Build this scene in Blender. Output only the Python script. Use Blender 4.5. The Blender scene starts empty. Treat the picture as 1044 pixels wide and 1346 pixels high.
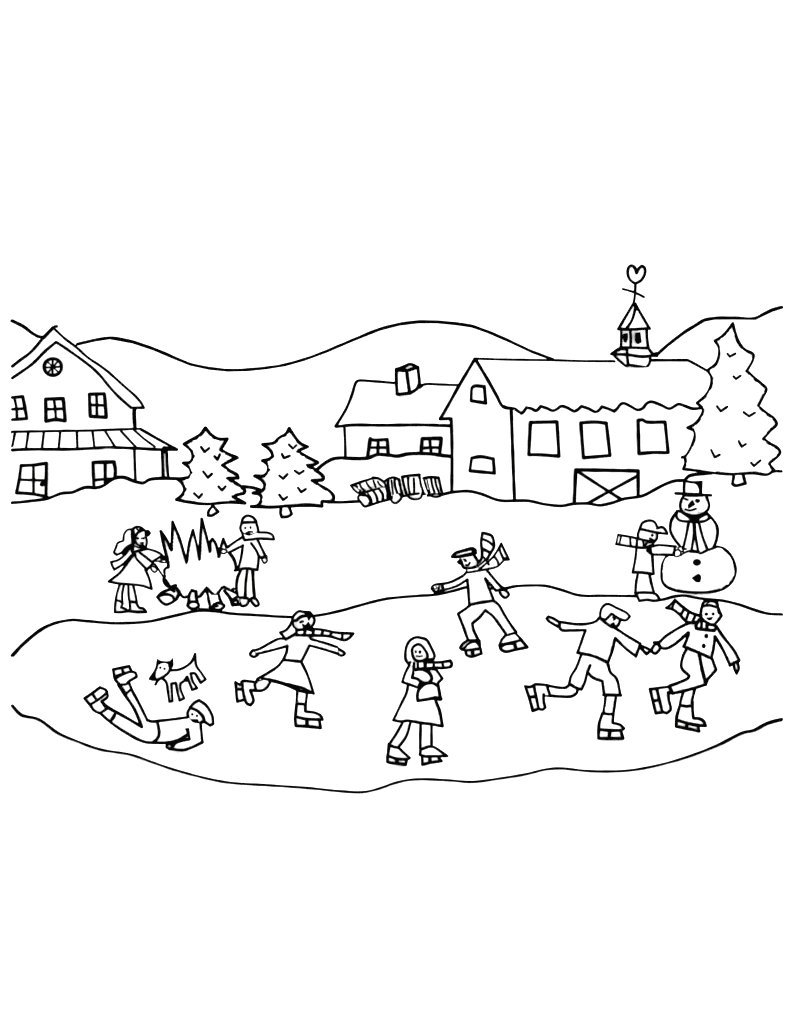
import bpy, math, random
import numpy as np
from mathutils import Vector, geometry
random.seed(7)

# ------------------------------------------------------------------ the place
F = 1500.0            # focal length in drawing units (drawing is 1044 wide)
CX, HY = 522.0, 540.0 # principal column and horizon row of the level camera
H = 3.856             # eye height in metres above the ice
scn = bpy.context.scene
WK = 1.18              # pen weight
COL = scn.collection

def gy(py):           # distance at which the flat ground is met
    return F * H / (py - HY)
def P3(px, py, Y):    # a point standing Y metres away
    return Vector(((px - CX) / F * Y, Y, H - (py - HY) / F * Y))

# ------------------------------------------------------------------ materials
def mat_white(name, a, b, scale):
    m = bpy.data.materials.new(name); m.use_nodes = True
    nt = m.node_tree; bs = nt.nodes['Principled BSDF']
    bs.inputs['Roughness'].default_value = 0.95
    bs.inputs['Specular IOR Level'].default_value = 0.0
    tc = nt.nodes.new('ShaderNodeTexCoord'); no = nt.nodes.new('ShaderNodeTexNoise')
    no.inputs['Scale'].default_value = scale
    cr = nt.nodes.new('ShaderNodeValToRGB')
    cr.color_ramp.elements[0].color = (a, a, a, 1); cr.color_ramp.elements[1].color = (b, b, b, 1)
    nt.links.new(tc.outputs['Object'], no.inputs['Vector'])
    nt.links.new(no.outputs['Fac'], cr.inputs['Fac'])
    nt.links.new(cr.outputs['Color'], bs.inputs['Base Color'])
    return m
def mat_ink():
    m = bpy.data.materials.new('ink_black'); m.use_nodes = True
    nt = m.node_tree; bs = nt.nodes['Principled BSDF']
    bs.inputs['Roughness'].default_value = 1.0
    bs.inputs['Specular IOR Level'].default_value = 0.0
    no = nt.nodes.new('ShaderNodeTexNoise'); no.inputs['Scale'].default_value = 40
    cr = nt.nodes.new('ShaderNodeValToRGB')
    cr.color_ramp.elements[0].color = (0, 0, 0, 1); cr.color_ramp.elements[1].color = (.0015, .0015, .0015, 1)
    nt.links.new(no.outputs['Fac'], cr.inputs['Fac'])
    nt.links.new(cr.outputs['Color'], bs.inputs['Base Color'])
    return m
WHITE = mat_white('white_paint', .94, .96, 9)
SNOW = mat_white('white_snow', .94, .96, 2)
ICE = mat_white('white_ice', .94, .96, .6)
INK = mat_ink()

# ------------------------------------------------------------------ tracing
class Reg:            # a region of the drawing seen enlarged s times
    def __init__(s, x0, y0, k): s.x0, s.y0, s.k = x0, y0, k
    def __call__(s, t):
        out = []
        for q in t.split():
            a, b = q.split(',')
            out.append((s.x0 + float(a) / s.k, s.y0 + float(b) / s.k))
        return out
PX = Reg(0, 0, 1)
ZH = Reg(0, 400, 4.176); ZT = Reg(220, 540, 4.35); ZC = Reg(430, 460, 4.0154)
ZB = Reg(660, 440, 3.7286); ZU = Reg(780, 330, 6.525); ZR = Reg(880, 400, 5.384)
ZG = Reg(130, 670, 8.7); ZF = Reg(200, 670, 6.141); ZL = Reg(100, 850, 5.22)
ZS = Reg(295, 790, 5.8); ZM = Reg(490, 825, 7.083); ZN = Reg(550, 690, 6.525)
ZK = Reg(680, 780, 5.4947); ZJ = Reg(840, 780, 6.96); ZW = Reg(800, 620, 5.8)
ZP = Reg(450, 610, 6.96); ZA = Reg(0, 740, 1.9698); ZD = Reg(514, 740, 1.9698)

def corner_split(pts, closed, lim=58):
    """pieces of a line between its sharp corners"""
    P = [Vector(p) for p in pts]; n = len(P)
    def turn(i):
        a, b = P[i] - P[i-1], P[(i+1) % n] - P[i]
        if a.length < 1e-6 or b.length < 1e-6: return 0
        return math.degrees(a.angle(b))
    if closed:
        cs = [i for i in range(n) if turn(i) > lim]
        if not cs: return [P + [P[0]]], True
        out = []
        for j, c in enumerate(cs):
            e = cs[(j+1) % len(cs)]
            if e <= c: e += n
            out.append([P[k % n] for k in range(c, e+1)])
        return out, False
    cs = [0] + [i for i in range(1, n-1) if turn(i) > lim] + [n-1]
    return [P[a:b+1] for a, b in zip(cs, cs[1:])], False

def smooth(seg, loop, step=1.6):
    n = len(seg)
    if n == 2 and not loop:
        k = max(1, int((seg[1]-seg[0]).length / step))
        return [seg[0].lerp(seg[1], i/k) for i in range(k+1)]
    out = []
    for i in range(n-1):
        p1, p2 = seg[i], seg[i+1]
        p0 = seg[i-1] if i > 0 else (seg[n-2] if loop else p1*2 - p2)
        p3 = seg[i+2] if i+2 < n else (seg[1] if loop else p2*2 - p1)
        d0, d1, d2 = [max(1e-4, (b-a).length) ** .5 for a, b in ((p0, p1), (p1, p2), (p2, p3))]
        m1 = ((p1-p0)/d0 - (p2-p0)/(d0+d1) + (p2-p1)/d1) * d1
        m2 = ((p2-p1)/d1 - (p3-p1)/(d1+d2) + (p3-p2)/d2) * d1
        k = max(1, int((p2-p1).length / step))
        for j in range(k):
            t = j/k; t2 = t*t; t3 = t2*t
            out.append(p1*(2*t3-3*t2+1) + m1*(t3-2*t2+t) + p2*(3*t2-2*t3) + m2*(t3-t2))
    out.append(seg[-1].copy())
    return out

def outline(pts, step=2.2):
    segs, loop = corner_split(pts, True)
    out = []
    for s in segs: out += smooth(s, loop, step)[:-1]
    return [(p.x, p.y) for p in out]

# ------------------------------------------------------------------ mesh collector
class MB:
    def __init__(s): s.v, s.f, s.m = [], [], []
    def add(s, vs, fs, mi):
        o = len(s.v); s.v += vs
        for f in fs: s.f.append(tuple(i+o for i in f)); s.m.append(mi)
    def build(s, name, origin, parent=None, fill=WHITE):
        me = bpy.data.meshes.new(name)
        me.from_pydata([tuple(v - origin) for v in s.v], [], s.f)
        used = sorted(set(s.m))
        for u in used: me.materials.append((fill, INK)[u])
        me.polygons.foreach_set('material_index', [used.index(x) for x in s.m])
        me.update()
        import bmesh
        bm = bmesh.new(); bm.from_mesh(me); bmesh.ops.recalc_face_normals(bm, faces=bm.faces); bm.to_mesh(me); bm.free()
        o = bpy.data.objects.new(name, me); COL.objects.link(o)
        if parent is None: o.location = origin
        else: o.parent = parent
        return o

def ball(mb, c, r, mi=1, n=8, k=4):
    vs = [c + Vector((0, 0, r))]
    for i in range(1, k):
        t = math.pi*i/k
        for j in range(n):
            a = 2*math.pi*j/n
            vs.append(c + Vector((r*math.sin(t)*math.cos(a), .45*r*math.sin(t)*math.sin(a), r*math.cos(t))))
    vs.append(c - Vector((0, 0, r)))
    fs = [(0, 1+j, 1+(j+1) % n) for j in range(n)]
    for i in range(k-2):
        for j in range(n):
            a, b = 1+i*n+j, 1+i*n+(j+1) % n
            fs.append((a, a+n, b+n, b))
    L = len(vs)-1; q = 1+(k-2)*n
    fs += [(L, q+(j+1) % n, q+j) for j in range(n)]
    mb.add(vs, fs, mi)

def tube(mb, path, rad, closed=False, mi=1, n=8):
    if len(path) < 2: return
    vs = []; L = len(path); nrm = None
    for i, p in enumerate(path):
        a = path[i-1] if (i > 0 or closed) else path[i]
        b = path[(i+1) % L] if (i < L-1 or closed) else path[i]
        t = (b - a)
        if t.length < 1e-9: t = Vector((1, 0, 0))
        t.normalize()
        if nrm is None:
            nrm = t.cross(Vector((0, 1, 0)))
            if nrm.length < 1e-3: nrm = t.cross(Vector((0, 0, 1)))
        nrm = (nrm - t*nrm.dot(t)); nrm.normalize()
        bi = t.cross(nrm)
        r = rad[i]
        for j in range(n):
            an = 2*math.pi*j/n
            o = nrm*(r*math.cos(an)) + bi*(r*math.sin(an))
            o.y *= .45
            vs.append(p + o)
    fs = []
    for i in range(L if closed else L-1):
        for j in range(n):
            a, b = i*n+j, i*n+(j+1) % n
            c, d = ((i+1) % L)*n+(j+1) % n, ((i+1) % L)*n+j
            fs.append((a, b, c, d))
    if not closed:
        fs.append(tuple(range(n-1, -1, -1))); fs.append(tuple((L-1)*n+j for j in range(n)))
    mb.add(vs, fs, mi)

def line(mb, pts, depth, w=3.4, closed=False, lim=58):
    """a black cord of width w laid on a surface (depth gives its distance)"""
    segs, loop = corner_split(pts, closed, lim)
    for s in segs:
        q = smooth(s, loop)
        if loop: q = q[:-1]
        pa, pb = random.uniform(0, 6), random.uniform(0, 6)
        path, rad, acc = [], [], 0
        for i, p in enumerate(q):
            if i: acc += (p-q[i-1]).length
            Y = depth(p.x, p.y)
            Y -= .45*(w(p.x) if callable(w) else w)*Y/F
            path.append(P3(p.x, p.y, Y))
            k = 1 + .05*math.sin(acc/9+pa) + .04*math.sin(acc/3.7+pb)
            ww = w(p.x) if callable(w) else w
            rad.append(ww/2 * WK * k * Y/F)
        tube(mb, path, rad, loop)
        if not loop:
            ball(mb, path[0], rad[0]); ball(mb, path[-1], rad[-1])

def inside(px, py, poly):
    c = False; n = len(poly); j = n-1
    for i in range(n):
        xi, yi = poly[i]; xj, yj = poly[j]
        if (yi > py) != (yj > py) and px < (xj-xi)*(py-yi)/(yj-yi)+xi: c = not c
        j = i
    return c

class Shape:
    """closed outline(s) with holes, swelling away from its rim like a stuffed cushion"""
    def __init__(s, polys, holes, e, K, cap, rim=2.8):
        s.polys = polys; s.holes = holes; s.e = e; s.K = K; s.rim = rim
        A, B = [], []
        for pl in polys+holes:
            A += pl; B += pl[1:]+pl[:1]
        s.A = np.array(A); s.B = np.array(B); s.D = s.B-s.A
        s.L2 = np.maximum((s.D**2).sum(1), 1e-9)
        s.R = cap
    def dist(s, x, y):
        p = np.array((x, y))
        t = np.clip(((p-s.A)*s.D).sum(1)/s.L2, 0, 1)
        return float(np.sqrt((((s.A+s.D*t[:, None])-p)**2).sum(1)).min())
    def isin(s, x, y):
        return any(inside(x, y, p) for p in s.polys) and not any(inside(x, y, h) for h in s.holes)
    def swell(s, d):
        if s.K == 0: return 0.0
        dd = min(max(d-s.rim, 0), s.R)
        return s.K*math.sqrt(dd*(2*s.R-dd))
    def half(s, x, y):
        return s.e + (s.swell(s.dist(x, y)) if s.K and s.isin(x, y) else 0)
    def solid(s, mb, front, back, step, mi=0):
        """front/back(x, y, half thickness) -> point"""
        for k, pl in enumerate(s.polys):
            hs = [h for h in s.holes if inside(h[0][0], h[0][1], pl)]
            vs, es = [], []
            for ring in [pl]+hs:
                o = len(vs); n = len(ring); vs += ring
                es += [(o+i, o+(i+1) % n) for i in range(n)]
            if s.K:
                xs = [p[0] for p in pl]; ys = [p[1] for p in pl]
                y = min(ys)+step*.5; row = 0
                while y < max(ys):
                    x = min(xs)+step*(.5 if row % 2 else 1)
                    while x < max(xs):
                        if inside(x, y, pl) and not any(inside(x, y, h) for h in hs) and s.dist(x, y) > step*.55: vs.append((x, y))
                        x += step
                    y += step*.87; row += 1
            r = geometry.delaunay_2d_cdt([Vector(v) for v in vs], es, [], 0, 1e-4)
            V, T = r[0], r[2]
            keep = []
            for t in T:
                cx = sum(V[i].x for i in t)/len(t); cy = sum(V[i].y for i in t)/len(t)
                if inside(cx, cy, pl) and not any(inside(cx, cy, h) for h in hs): keep.append(tuple(t))
            hf = [s.e + (s.swell(s.dist(v.x, v.y)) if s.K else 0) for v in V]
            fv = [front(v.x, v.y, h) for v, h in zip(V, hf)]
            bv = [back(v.x, v.y, h) for v, h in zip(V, hf)]
            n = len(V); cnt = {}
            for t in keep:
                for a, b in zip(t, t[1:]+t[:1]):
                    key = (min(a, b), max(a, b)); cnt.setdefault(key, []).append((a, b))
            fs = keep + [tuple(i+n for i in reversed(t)) for t in keep]
            for e in cnt.values():
                if len(e) == 1:
                    a, b = e[0]; fs.append((b, a, a+n, b+n))
            mb.add(fv+bv, fs, mi)

def marks(mb, Z, strokes, depth, w0):
    """strokes: 'x,y x,y' open line, '@' closed line, '#' solid black patch, '.' black dot"""
    for st in strokes:
        tk = st[1:] if st[0] in '@#.~^' else st
        w = w0
        parts = tk.split()
        if parts[-1][0] == 'w': w = float(parts[-1][1:]); parts = parts[:-1]
        if st[0] == '.':
            a = [float(q) for q in parts[0].split(',')]
            x, y = Z.x0+a[0]/Z.k, Z.y0+a[1]/Z.k
            rx = 1.2*a[2]/Z.k; ry = 1.2*(a[3] if len(a) > 3 else a[2])/Z.k
            poly = [(x+rx*math.cos(i*math.pi/7), y+ry*math.sin(i*math.pi/7)) for i in range(14)]
            patch(mb, poly, depth)
        elif st[0] == '#':
            poly = outline(Z(' '.join(parts)), 1.2)
            patch(mb, poly, depth)
            ar = abs(sum(p[0]*q[1]-q[0]*p[1] for p, q in zip(poly, poly[1:]+poly[:1])))/2
            line(mb, Z(' '.join(parts)), depth, max(.8, min(2.2, .36*math.sqrt(ar))), True)
        else:
            line(mb, Z(' '.join(parts)), depth, w, st[0] in '@~', 115 if st[0] == '~' else (78 if st[0] == '^' else 58))

def patch(mb, poly, depth):
    sh = Shape([poly], [], 0, 0, 1)
    fr = lambda x, y, h: P3(x, y, depth(x, y) - 1.0*depth(x, y)/F)
    bk = lambda x, y, h: P3(x, y, depth(x, y) + 1.0*depth(x, y)/F)
    sh.solid(mb, fr, bk, 3, 1)

def props(o, label=None, cat=None, group=None, kind=None):
    if label: o['label'] = label
    if cat: o['category'] = cat
    if group: o['group'] = group
    if kind: o['kind'] = kind
    return o

class Thing:
    """one thing: its own mesh or an Empty at its foot, with parts under it"""
    def __init__(s, name, label, cat, Z, ox, oy, Y=None, group=None, u=1.0, w=3.4, empty=False, gz=0.0):
        s.Z, s.Y, s.u, s.w = Z, Y or gy(oy), u, w
        s.org = Vector(((ox-CX)/F*s.Y, s.Y, gz)); s.root = None
        s.name, s.lab, s.cat, s.group = name, label, cat, group
        if empty:
            s.root = bpy.data.objects.new(name, None); COL.objects.link(s.root)
            s.root.location = s.org; s.root.empty_display_size = .3
            props(s.root, label, cat, group)
    def part(s, name, polys, strokes=(), e=.5, K=.7, cap=9, parent=None, holes=(), fill=WHITE, Z=None,
             depth=None, thick=None, step=3.2, frame=None, label=None, dy=0.0, sharp=False, ext=None, lift=0.0, rim=2.8):
        Z = Z or s.Z
        if isinstance(polys, str): polys = [polys]
        u = s.u; mb = MB()
        base = depth or (lambda x, y: s.Y + dy)
        f = (lambda t: Z(t)) if sharp else (lambda t: outline(Z(t)))
        sh = Shape([f(p) for p in polys], [f(h) for h in holes], e*u, K, cap*u, rim)
        m = lambda x, y: base(x, y)/F
        if thick is None:
            fr = lambda x, y, h: P3(x, y, base(x, y) - h*m(x, y))
            bk = lambda x, y, h: P3(x, y, base(x, y) + h*m(x, y))
            surf = lambda x, y: base(x, y) - sh.half(x, y)*m(x, y)
        else:     # a flat panel of real thickness (metres), pushed straight back or along ext
            d = ext or Vector((0, thick, 0))
            fr = lambda x, y, h: P3(x, y, base(x, y))
            bk = lambda x, y, h: P3(x, y, base(x, y)) + d
            surf = lambda x, y: base(x, y) - lift; sh.K = 0
        if polys: sh.solid(mb, fr, bk, step*u)
        lm = MB() if frame else mb
        marks(lm, Z, strokes, surf, s.w)
        par = parent if parent is not None else s.root
        o = mb.build(name, s.org, par, fill)
        if s.root is None:
            s.root = o; props(o, s.lab, s.cat, s.group)
        if frame and lm.v: lm.build(frame, s.org, o)
        if label: o['label'] = label
        return o
    def ink(s, name, stroke, e, parent=None, surf=None):     # a part that is wholly black
        mb = MB(); dp = surf or (lambda x, y: s.Y - e*s.u*s.Y/F)
        marks(mb, s.Z, [stroke] if isinstance(stroke, str) else stroke, dp, s.w)
        return mb.build(name, s.org, parent if parent is not None else s.root)

def skate(t, boot, bs, blade, ls, e=6):
    b = t.part('skate', boot, bs, e, .45, 5)
    t.part('blade', blade, ls, 3, 0, 1, parent=b)

# ------------------------------------------------------------------ ground, ice, hills, drifts
def plain_mesh(name, vs, fs, fill, kind='structure'):
    mb = MB(); mb.add(vs, fs, 0)
    o = mb.build(name, Vector((0, 0, 0)), None, fill); o['kind'] = kind
    return o
plain_mesh('ground', [Vector(p) for p in ((-3000, -400, 0), (3000, -400, 0), (3000, 4000, 0), (-3000, 4000, 0))], [(0, 1, 2, 3)], SNOW)

WK = 1.5
far = ZA('32,240 60,210 120,165 180,149 230,152 300,157 380,153 450,138 510,125 560,126 600,132 680,137 760,141 820,137 880,125 940,108 1000,94') + \
      ZN('0,612 80,608 155,600 250,580 330,560 415,538') + PX('640,774') + ZN('740,548 830,530 950,523 1044,523') + \
      ZD('410,62 450,73 490,85 560,86 640,87') + ZW('230,965 395,980 460,965 500,955 580,948 650,960 740,975 860,985 980,1010') + ZD('960,128 985,133 1012,134')
near = ZA('32,370 55,393 100,405 150,440 200,462 260,483 340,497 400,518 460,538 580,567 700,576 800,583 880,591 945,593 1000,578') + \
       ZD('0,573 40,563 80,560 150,563 210,567 290,557 350,547 400,535 440,532 500,538 550,540 620,537 700,522 780,498 850,470 910,440 940,433 975,415 1012,405')
def pond():
    mb = MB(); z = .004
    g = lambda x, y: P3(x, y, F*(H-z)/(y-HY))
    fo = outline_open(far); ne = outline_open(near)
    ring = [(-80, 930), (-80, 862)] + fo + [(1130, 812), (1130, 930)] + ne[::-1]
    r = geometry.delaunay_2d_cdt([Vector((g(*p).x, g(*p).y)) for p in ring], [(i, (i+1) % len(ring)) for i in range(len(ring))], [], 1, 1e-4)
    mb.add([Vector((v.x, v.y, z)) for v in r[0]], [tuple(t) for t in r[2]], 0)
    gd = lambda x, y: F*(H-.02)/(y-HY)
    line(mb, far, gd, 3.5)
    line(mb, near, gd, lambda x: 2.5 + .7*max(0, (150-x)/150) + 1.1*max(0, (x-880)/150), lim=80)
    o = mb.build('pond_ice', Vector((0, 0, 0)), None, ICE); o['kind'] = 'structure'
def outline_open(pts):
    segs, lp = corner_split(pts, False); out = []
    for s in segs: out += smooth(s, False, 4)[:-1]
    out.append(Vector(pts[-1]))
    return [(p.x, p.y) for p in out]
pond()

def mound(name, crest, Y, fd, bd, inks, w=3.5, step=6, fill=SNOW):
    """a bank of snow or a hill: a rounded ridge with the given crest"""
    mb = MB(); q = []
    segs, lp = corner_split(crest, False, 80)
    for s in segs: q += smooth(s, False, step)[:-1]
    q.append(Vector(crest[-1]))
    prof = [(-1, 0), (-.8, .1), (-.6, .28), (-.4, .54), (-.2, .8), (-.08, .935), (0, 1), (.08, .985), (.3, .8), (.6, .35), (.8, .1), (1, 0)]
    vs, fs, n = [], [], len(prof)
    for p in q:
        c = P3(p.x, p.y, Y); zc = max(c.z - .45*w*Y/F, .01)
        for t, k in prof:
            yy = Y + t*(fd if t < 0 else bd)
            vs.append(Vector((c.x, yy, zc*k - (.05 if k == 0 else 0))))
    for i in range(len(q)-1):
        for j in range(n-1): fs.append((i*n+j, (i+1)*n+j, (i+1)*n+j+1, i*n+j+1))
    fs.append(tuple(range(n))); fs.append(tuple((len(q)-1)*n + j for j in range(n-1, -1, -1)))
    mb.add(vs, fs, 0)
    for k in inks:
        line(mb, k, lambda x, y: Y, w)
    o = mb.build(name, Vector((0, 0, 0)), None, fill); o['kind'] = 'structure'
    return o

WK = 1.6
h1 = PX('16,422 30,429 42,438 50,442.5 56,443.5 62,440')
mound('hill', PX('-140,400 -60,402') + h1 + PX('110,470 160,520'), 330, 120, 120, [h1], 3.6, 20)
h2 = PX('102,453 125,447.5 145,444.5 175,450 202,459 250,479 275,484.5 300,487 325,486.5 350,484 375,480 400,473 430,462 465,447 500,433 525,426.5 550,423.5 575,423.5 600,426 620,429 640,436 670,449 700,463 727,473')
mound('hill', PX('20,500 60,475') + h2 + PX('800,505 860,530'), 280, 110, 110, [h2], 3.5, 20)
h3 = ZU('545,895 650,800 800,690') + ZR('0,282 100,205 180,155 250,113 320,100 450,99 608,101 670,70 730,42 795,22')
mound('hill', PX('780,520 830,490') + h3 + PX('1090,380 1200,360'), 310, 120, 120, [h3], 3.6, 20)

WK = 1.42
d1 = ZH('67,1090 130,1085 175,1080 260,1068 340,1038 400,1032 470,1005 530,1007 570,995 630,955 680,950 740,972 790,980 820,962 880,955 990,958')
d1b = PX('319,639.5 332,641 344,645')
mound('snow_drift', PX('-60,664') + d1 + PX('262,640') + d1b + PX('362,655 375,662'), 45, 1.7, 1.0,
      [d1, ZT('0,388 60,390 115,383'), d1b], 3.6, 4)
d2 = ZT('855,338 900,300 945,275 1000,268') + ZC('90,570 215,570 265,552 330,555 370,560 430,548 550,548 600,555 660,562')
mound('snow_drift', PX('392,640 405,625') + d2 + PX('600,600'), 52.3, 1.3, 1.0, [d2], 3.6, 4)
d3 = ZC('605,765 660,752 745,746 800,757 910,795 990,797') + ZB('130,815 200,830 290,840 350,830 420,828 480,837 540,825 600,805 690,790 740,765 800,733 850,716 900,714')
d3b = ZR('110,1245 140,1215 180,1205 240,1200 300,1193')
mound('snow_drift', d3 + d3b + PX('968,622 1000,620 1060,612 1120,600'), 43.9, 4.0, 1.0, [d3, d3b, ZC('890,797 1000,798')], 3.6, 4)
gl = lambda x, y: F*(H-.05)/(y-HY)
mb = MB(); line(mb, PX('434,660.5 448,660.5 472,659.5'), gl, 3.8); line(mb, ZP('530,300 560,292 600,288'), gl, 3.6); line(mb, ZP('735,268 790,290'), gl, 4)
o = mb.build('snow_edge', Vector((0, 0, 0))); o['kind'] = 'structure'

# ------------------------------------------------------------------ farmhouse on the left
WK = 1.12
HYd = 48.0
hd = P3(185, 560, 1); hdir = Vector((hd.x, 1, 0)).normalized()
t = Thing('farmhouse', 'gabled farmhouse with a round attic window and a striped porch roof', 'house', ZH, 100, 700, Y=HYd, empty=True)
wall = t.part('wall', '67,400 180,320 300,210 400,262 520,350 600,450 720,570 740,690 742,985 745,1130 67,1130',
       ['738,570 737,600 739,640 742,690 w5.2', '738,795 741,880 744,970 w3.8', '733,572 748,572 w3.6'], thick=8, ext=hdir*8, sharp=True)
rdep = lambda x, y: HYd - .45
t.part('roof', '67,340 165,265 230,190 300,122 312,140 350,182 420,236 490,296 590,367 680,450 745,505 790,566 720,568 620,470 560,400 510,345 400,262 308,207 250,255 180,325 67,405',
       ['67,340 110,306 165,265 200,228 240,180 300,122 w4', '300,122 312,121 w4', '303,138 350,182 420,236 470,281 500,304 540,330 590,367 680,447 745,505 775,540 790,568 w3.4',
        '240,182 290,128 w4.4', '67,405 130,362 180,325 250,255 308,207 w4', '308,207 350,234 400,269 450,305 510,352 550,391 600,452 650,506 720,568 w3.6', '720,568 790,568 w3.4'],
       depth=rdep, thick=8.6, ext=hdir*8.6, sharp=True)
wd = lambda x, y: HYd - .06
def win(t, poly, strokes, depth, name='window', thick=.05):
    return t.part(name, poly, strokes, depth=depth, thick=thick, frame='frame', sharp=True)
circ = ' '.join('%.1f,%.1f' % (290+48*math.cos(i*math.pi/9), 344+46*math.sin(i*math.pi/9)) for i in range(18))
t.part('window', circ, ['@'+circ+' w4.2', '289,300 288,388 w2.6', '246,347 335,342 w2.6', '260,315 320,372 w2', '318,312 262,376 w2.4'], depth=wd, thick=.05, frame='frame', label='round attic window with eight panes')
win(t, '67,510 125,507 147,627 67,633', ['67,511 125,506 147,627 67,633 w4.2', '78,512 90,570 93,630 w3.4', '67,576 135,572 w3.6'], wd)
win(t, '250,520 347,517 358,640 305,632 252,642', ['@250,520 347,517 358,640 305,632 252,642 w4.4', '296,522 303,575 307,632', '255,576 350,573'], wd)
win(t, '490,493 573,491 583,620 495,615', ['@490,493 573,491 583,620 495,615 w4.4', '530,495 532,615', '495,552 578,555'], wd)
win(t, '115,885 255,872 252,1055 95,1035', ['90,1035 105,960 115,885 w4', '115,885 185,882 255,872 252,1055 w4.2', '90,1035 170,1040 252,1055 w4.2', '183,885 184,1040', '112,963 250,967', '230,988 248,982 w6', '250,1055 262,1060 w4'], wd)
win(t, '510,868 625,865 632,945 632,1040 515,1010', ['510,868 625,865 633,905 632,945 w4.6', '510,868 515,1000 w4', '577,870 578,985 w4', '515,966 570,960 620,958 w3.4', '578,985 590,965 w3'], wd)
yt, yb = 400+690/4.176, 400+797/4.176
pdep = lambda x, y: HYd - .1 - 1.7*(y-yt)/(yb-yt)
t.part('porch_roof', '67,700 300,698 640,690 735,684 770,685 870,745 970,797 890,797 740,790 400,795 67,800',
       ['67,702 300,698 500,695 640,690 735,686 w4.4', '67,800 140,796 400,795 600,786 740,790 870,797 960,797 w4.2', '770,685 870,742 970,797 w4.4', '735,686 770,685 w4',
        '82,705 67,780', '155,705 142,795', '240,705 230,795', '330,703 322,793', '422,700 425,793', '508,697 518,783', '578,697 630,780', '665,697 700,735 745,783', '738,692 790,738 850,782', '900,788 960,797 w5'],
       depth=pdep, thick=.12, ext=Vector((0, .15, -.01)), sharp=True)
t.part('porch_post', '890,800 914,800 926,960 920,1120 900,1120 895,960', ['890,800 893,880 896,962 w4.2', '903,812 908,805 914,812 918,880 925,955 w4', '896,812 905,805 w4'], depth=lambda x, y: HYd-1.5, thick=.25, sharp=True)

# ------------------------------------------------------------------ cottage
WK = 1.16
CYd = 53.5
t = Thing('cottage', 'low cottage with a big chimney behind a snow bank, beside the barn', 'house', ZC, 525, 700, Y=CYd, empty=True)
t.part('wall', '93,385 690,385 690,730 98,730', ['91,400 95,480 97,570 w3.6'], lift=.3, depth=lambda x, y: CYd, thick=4.5, ext=Vector((.1, 4.5, 0)), sharp=True)
ct, cb = 460+165/4.0154, 460+400/4.0154
cdep = lambda x, y: CYd - .35 + 2.6*(cb-y)/(cb-ct)
rf = t.part('roof', '155,165 360,175 480,182 720,187 720,400 500,395 300,397 130,397 48,405 100,310 130,240',
       ['45,403 100,312 130,240 152,172 162,163 w3.7', '152,170 162,163 260,167 360,175 w3.8', '480,200 515,182 600,183 720,187 w3.6', '48,405 75,402 130,396 300,397 500,395 655,400 w4', '@483,180 515,182 490,203 w2'],
       depth=cdep, thick=.2, ext=Vector((0, .3, 0)), sharp=True)
t.part('back_roof', '155,165 720,187 720,300 130,300', [], depth=lambda x, y: CYd + 2.3 + 2.6*(y-ct)/(cb-ct), thick=.2, ext=Vector((0, .3, -.2)), sharp=True)
chd = lambda x, y: CYd + .9 + .12*abs(x-(430+428/4.0154))/3
t.part('chimney', '365,105 440,75 478,90 482,195 440,228 370,235', ['365,105 366,170 370,235 435,228 w4.2', '420,108 428,170 437,228 w4.2', '480,90 482,195 440,228 w4.2', '@365,105 405,88 440,75 478,90 420,108 w4', '365,100 410,95 w4'],
       parent=rf, depth=chd, thick=.9, sharp=True)
cwd = lambda x, y: CYd - .05
win(t, '228,470 318,472 322,590 215,590', ['213,570 228,468 w4.4', '226,468 245,475 318,472 323,550 w4', '270,475 268,550 w3.6', '230,515 318,515 w3.4', '215,568 265,550 w3.4'], cwd)
win(t, '502,468 603,466 597,590 495,590', ['496,548 502,468 603,466 595,548 w4.4', '542,472 550,548 w3.6', '502,518 550,515 598,515 w3.4'], cwd)

# ------------------------------------------------------------------ barn
WK = 1.27
YA, YB_, YC = 45.0, 49.0, 50.4
def vplane(p, q):      # a standing plane through two (px, Y) places
    x1, y1 = (p[0]-CX)/F*p[1], p[1]; x2, y2 = (q[0]-CX)/F*q[1], q[1]
    nx, ny = y2-y1, -(x2-x1)
    c = nx*x1+ny*y1
    return lambda x, y: c/(nx*(x-CX)/F+ny)
gdep = vplane((594, YB_), (676, YA)); sdep = vplane((672, YA), (935, YC))
t = Thing('barn', 'long barn with a crossed door and a heart topped cupola on its roof', 'barn', ZB, 676, 700, Y=YA, empty=True)
A, B, Cc = P3(676, HY+F*H/YA, YA), P3(594, HY+F*H/YB_, YB_), P3(935, HY+F*H/YC, YC)
back_v = (B - A)*.97
t.part('gable_wall', '600,366 780,60 930,302 972,308 985,600 996,850 660,850 657,600 655,366',
       ['655,362 659,500 658,752 w3.6', '972,308 976,420 981,560 990,795 w3.9', '655,362 652,372 w3.6'], Z=ZC, depth=gdep, lift=.12, thick=.3, ext=Vector((.35, .3, 0)), sharp=True)
t.part('side_wall', '46,340 1000,330 1020,900 60,900', [], depth=sdep, thick=.3, ext=Vector((-.1, .3, 0)), sharp=True)
mbw = MB(); D = Cc + back_v; zt = 3.8
def quad_wall(a, b, th=.25):
    d = (b-a); n = Vector((-d.y, d.x, 0)).normalized()*th
    vs = [Vector((p.x, p.y, z)) for z in (-.2, zt) for p in (a, b, b+n, a+n)]
    mbw.add(vs, [(0, 1, 5, 4), (1, 2, 6, 5), (2, 3, 7, 6), (3, 0, 4, 7), (4, 5, 6, 7), (0, 3, 2, 1)], 0)
quad_wall(Cc + Vector((0, .4, 0)), D); quad_wall(D, B + Vector((.5, .6, 0)))
mbw.build('back_wall', t.org, t.root)
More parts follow.
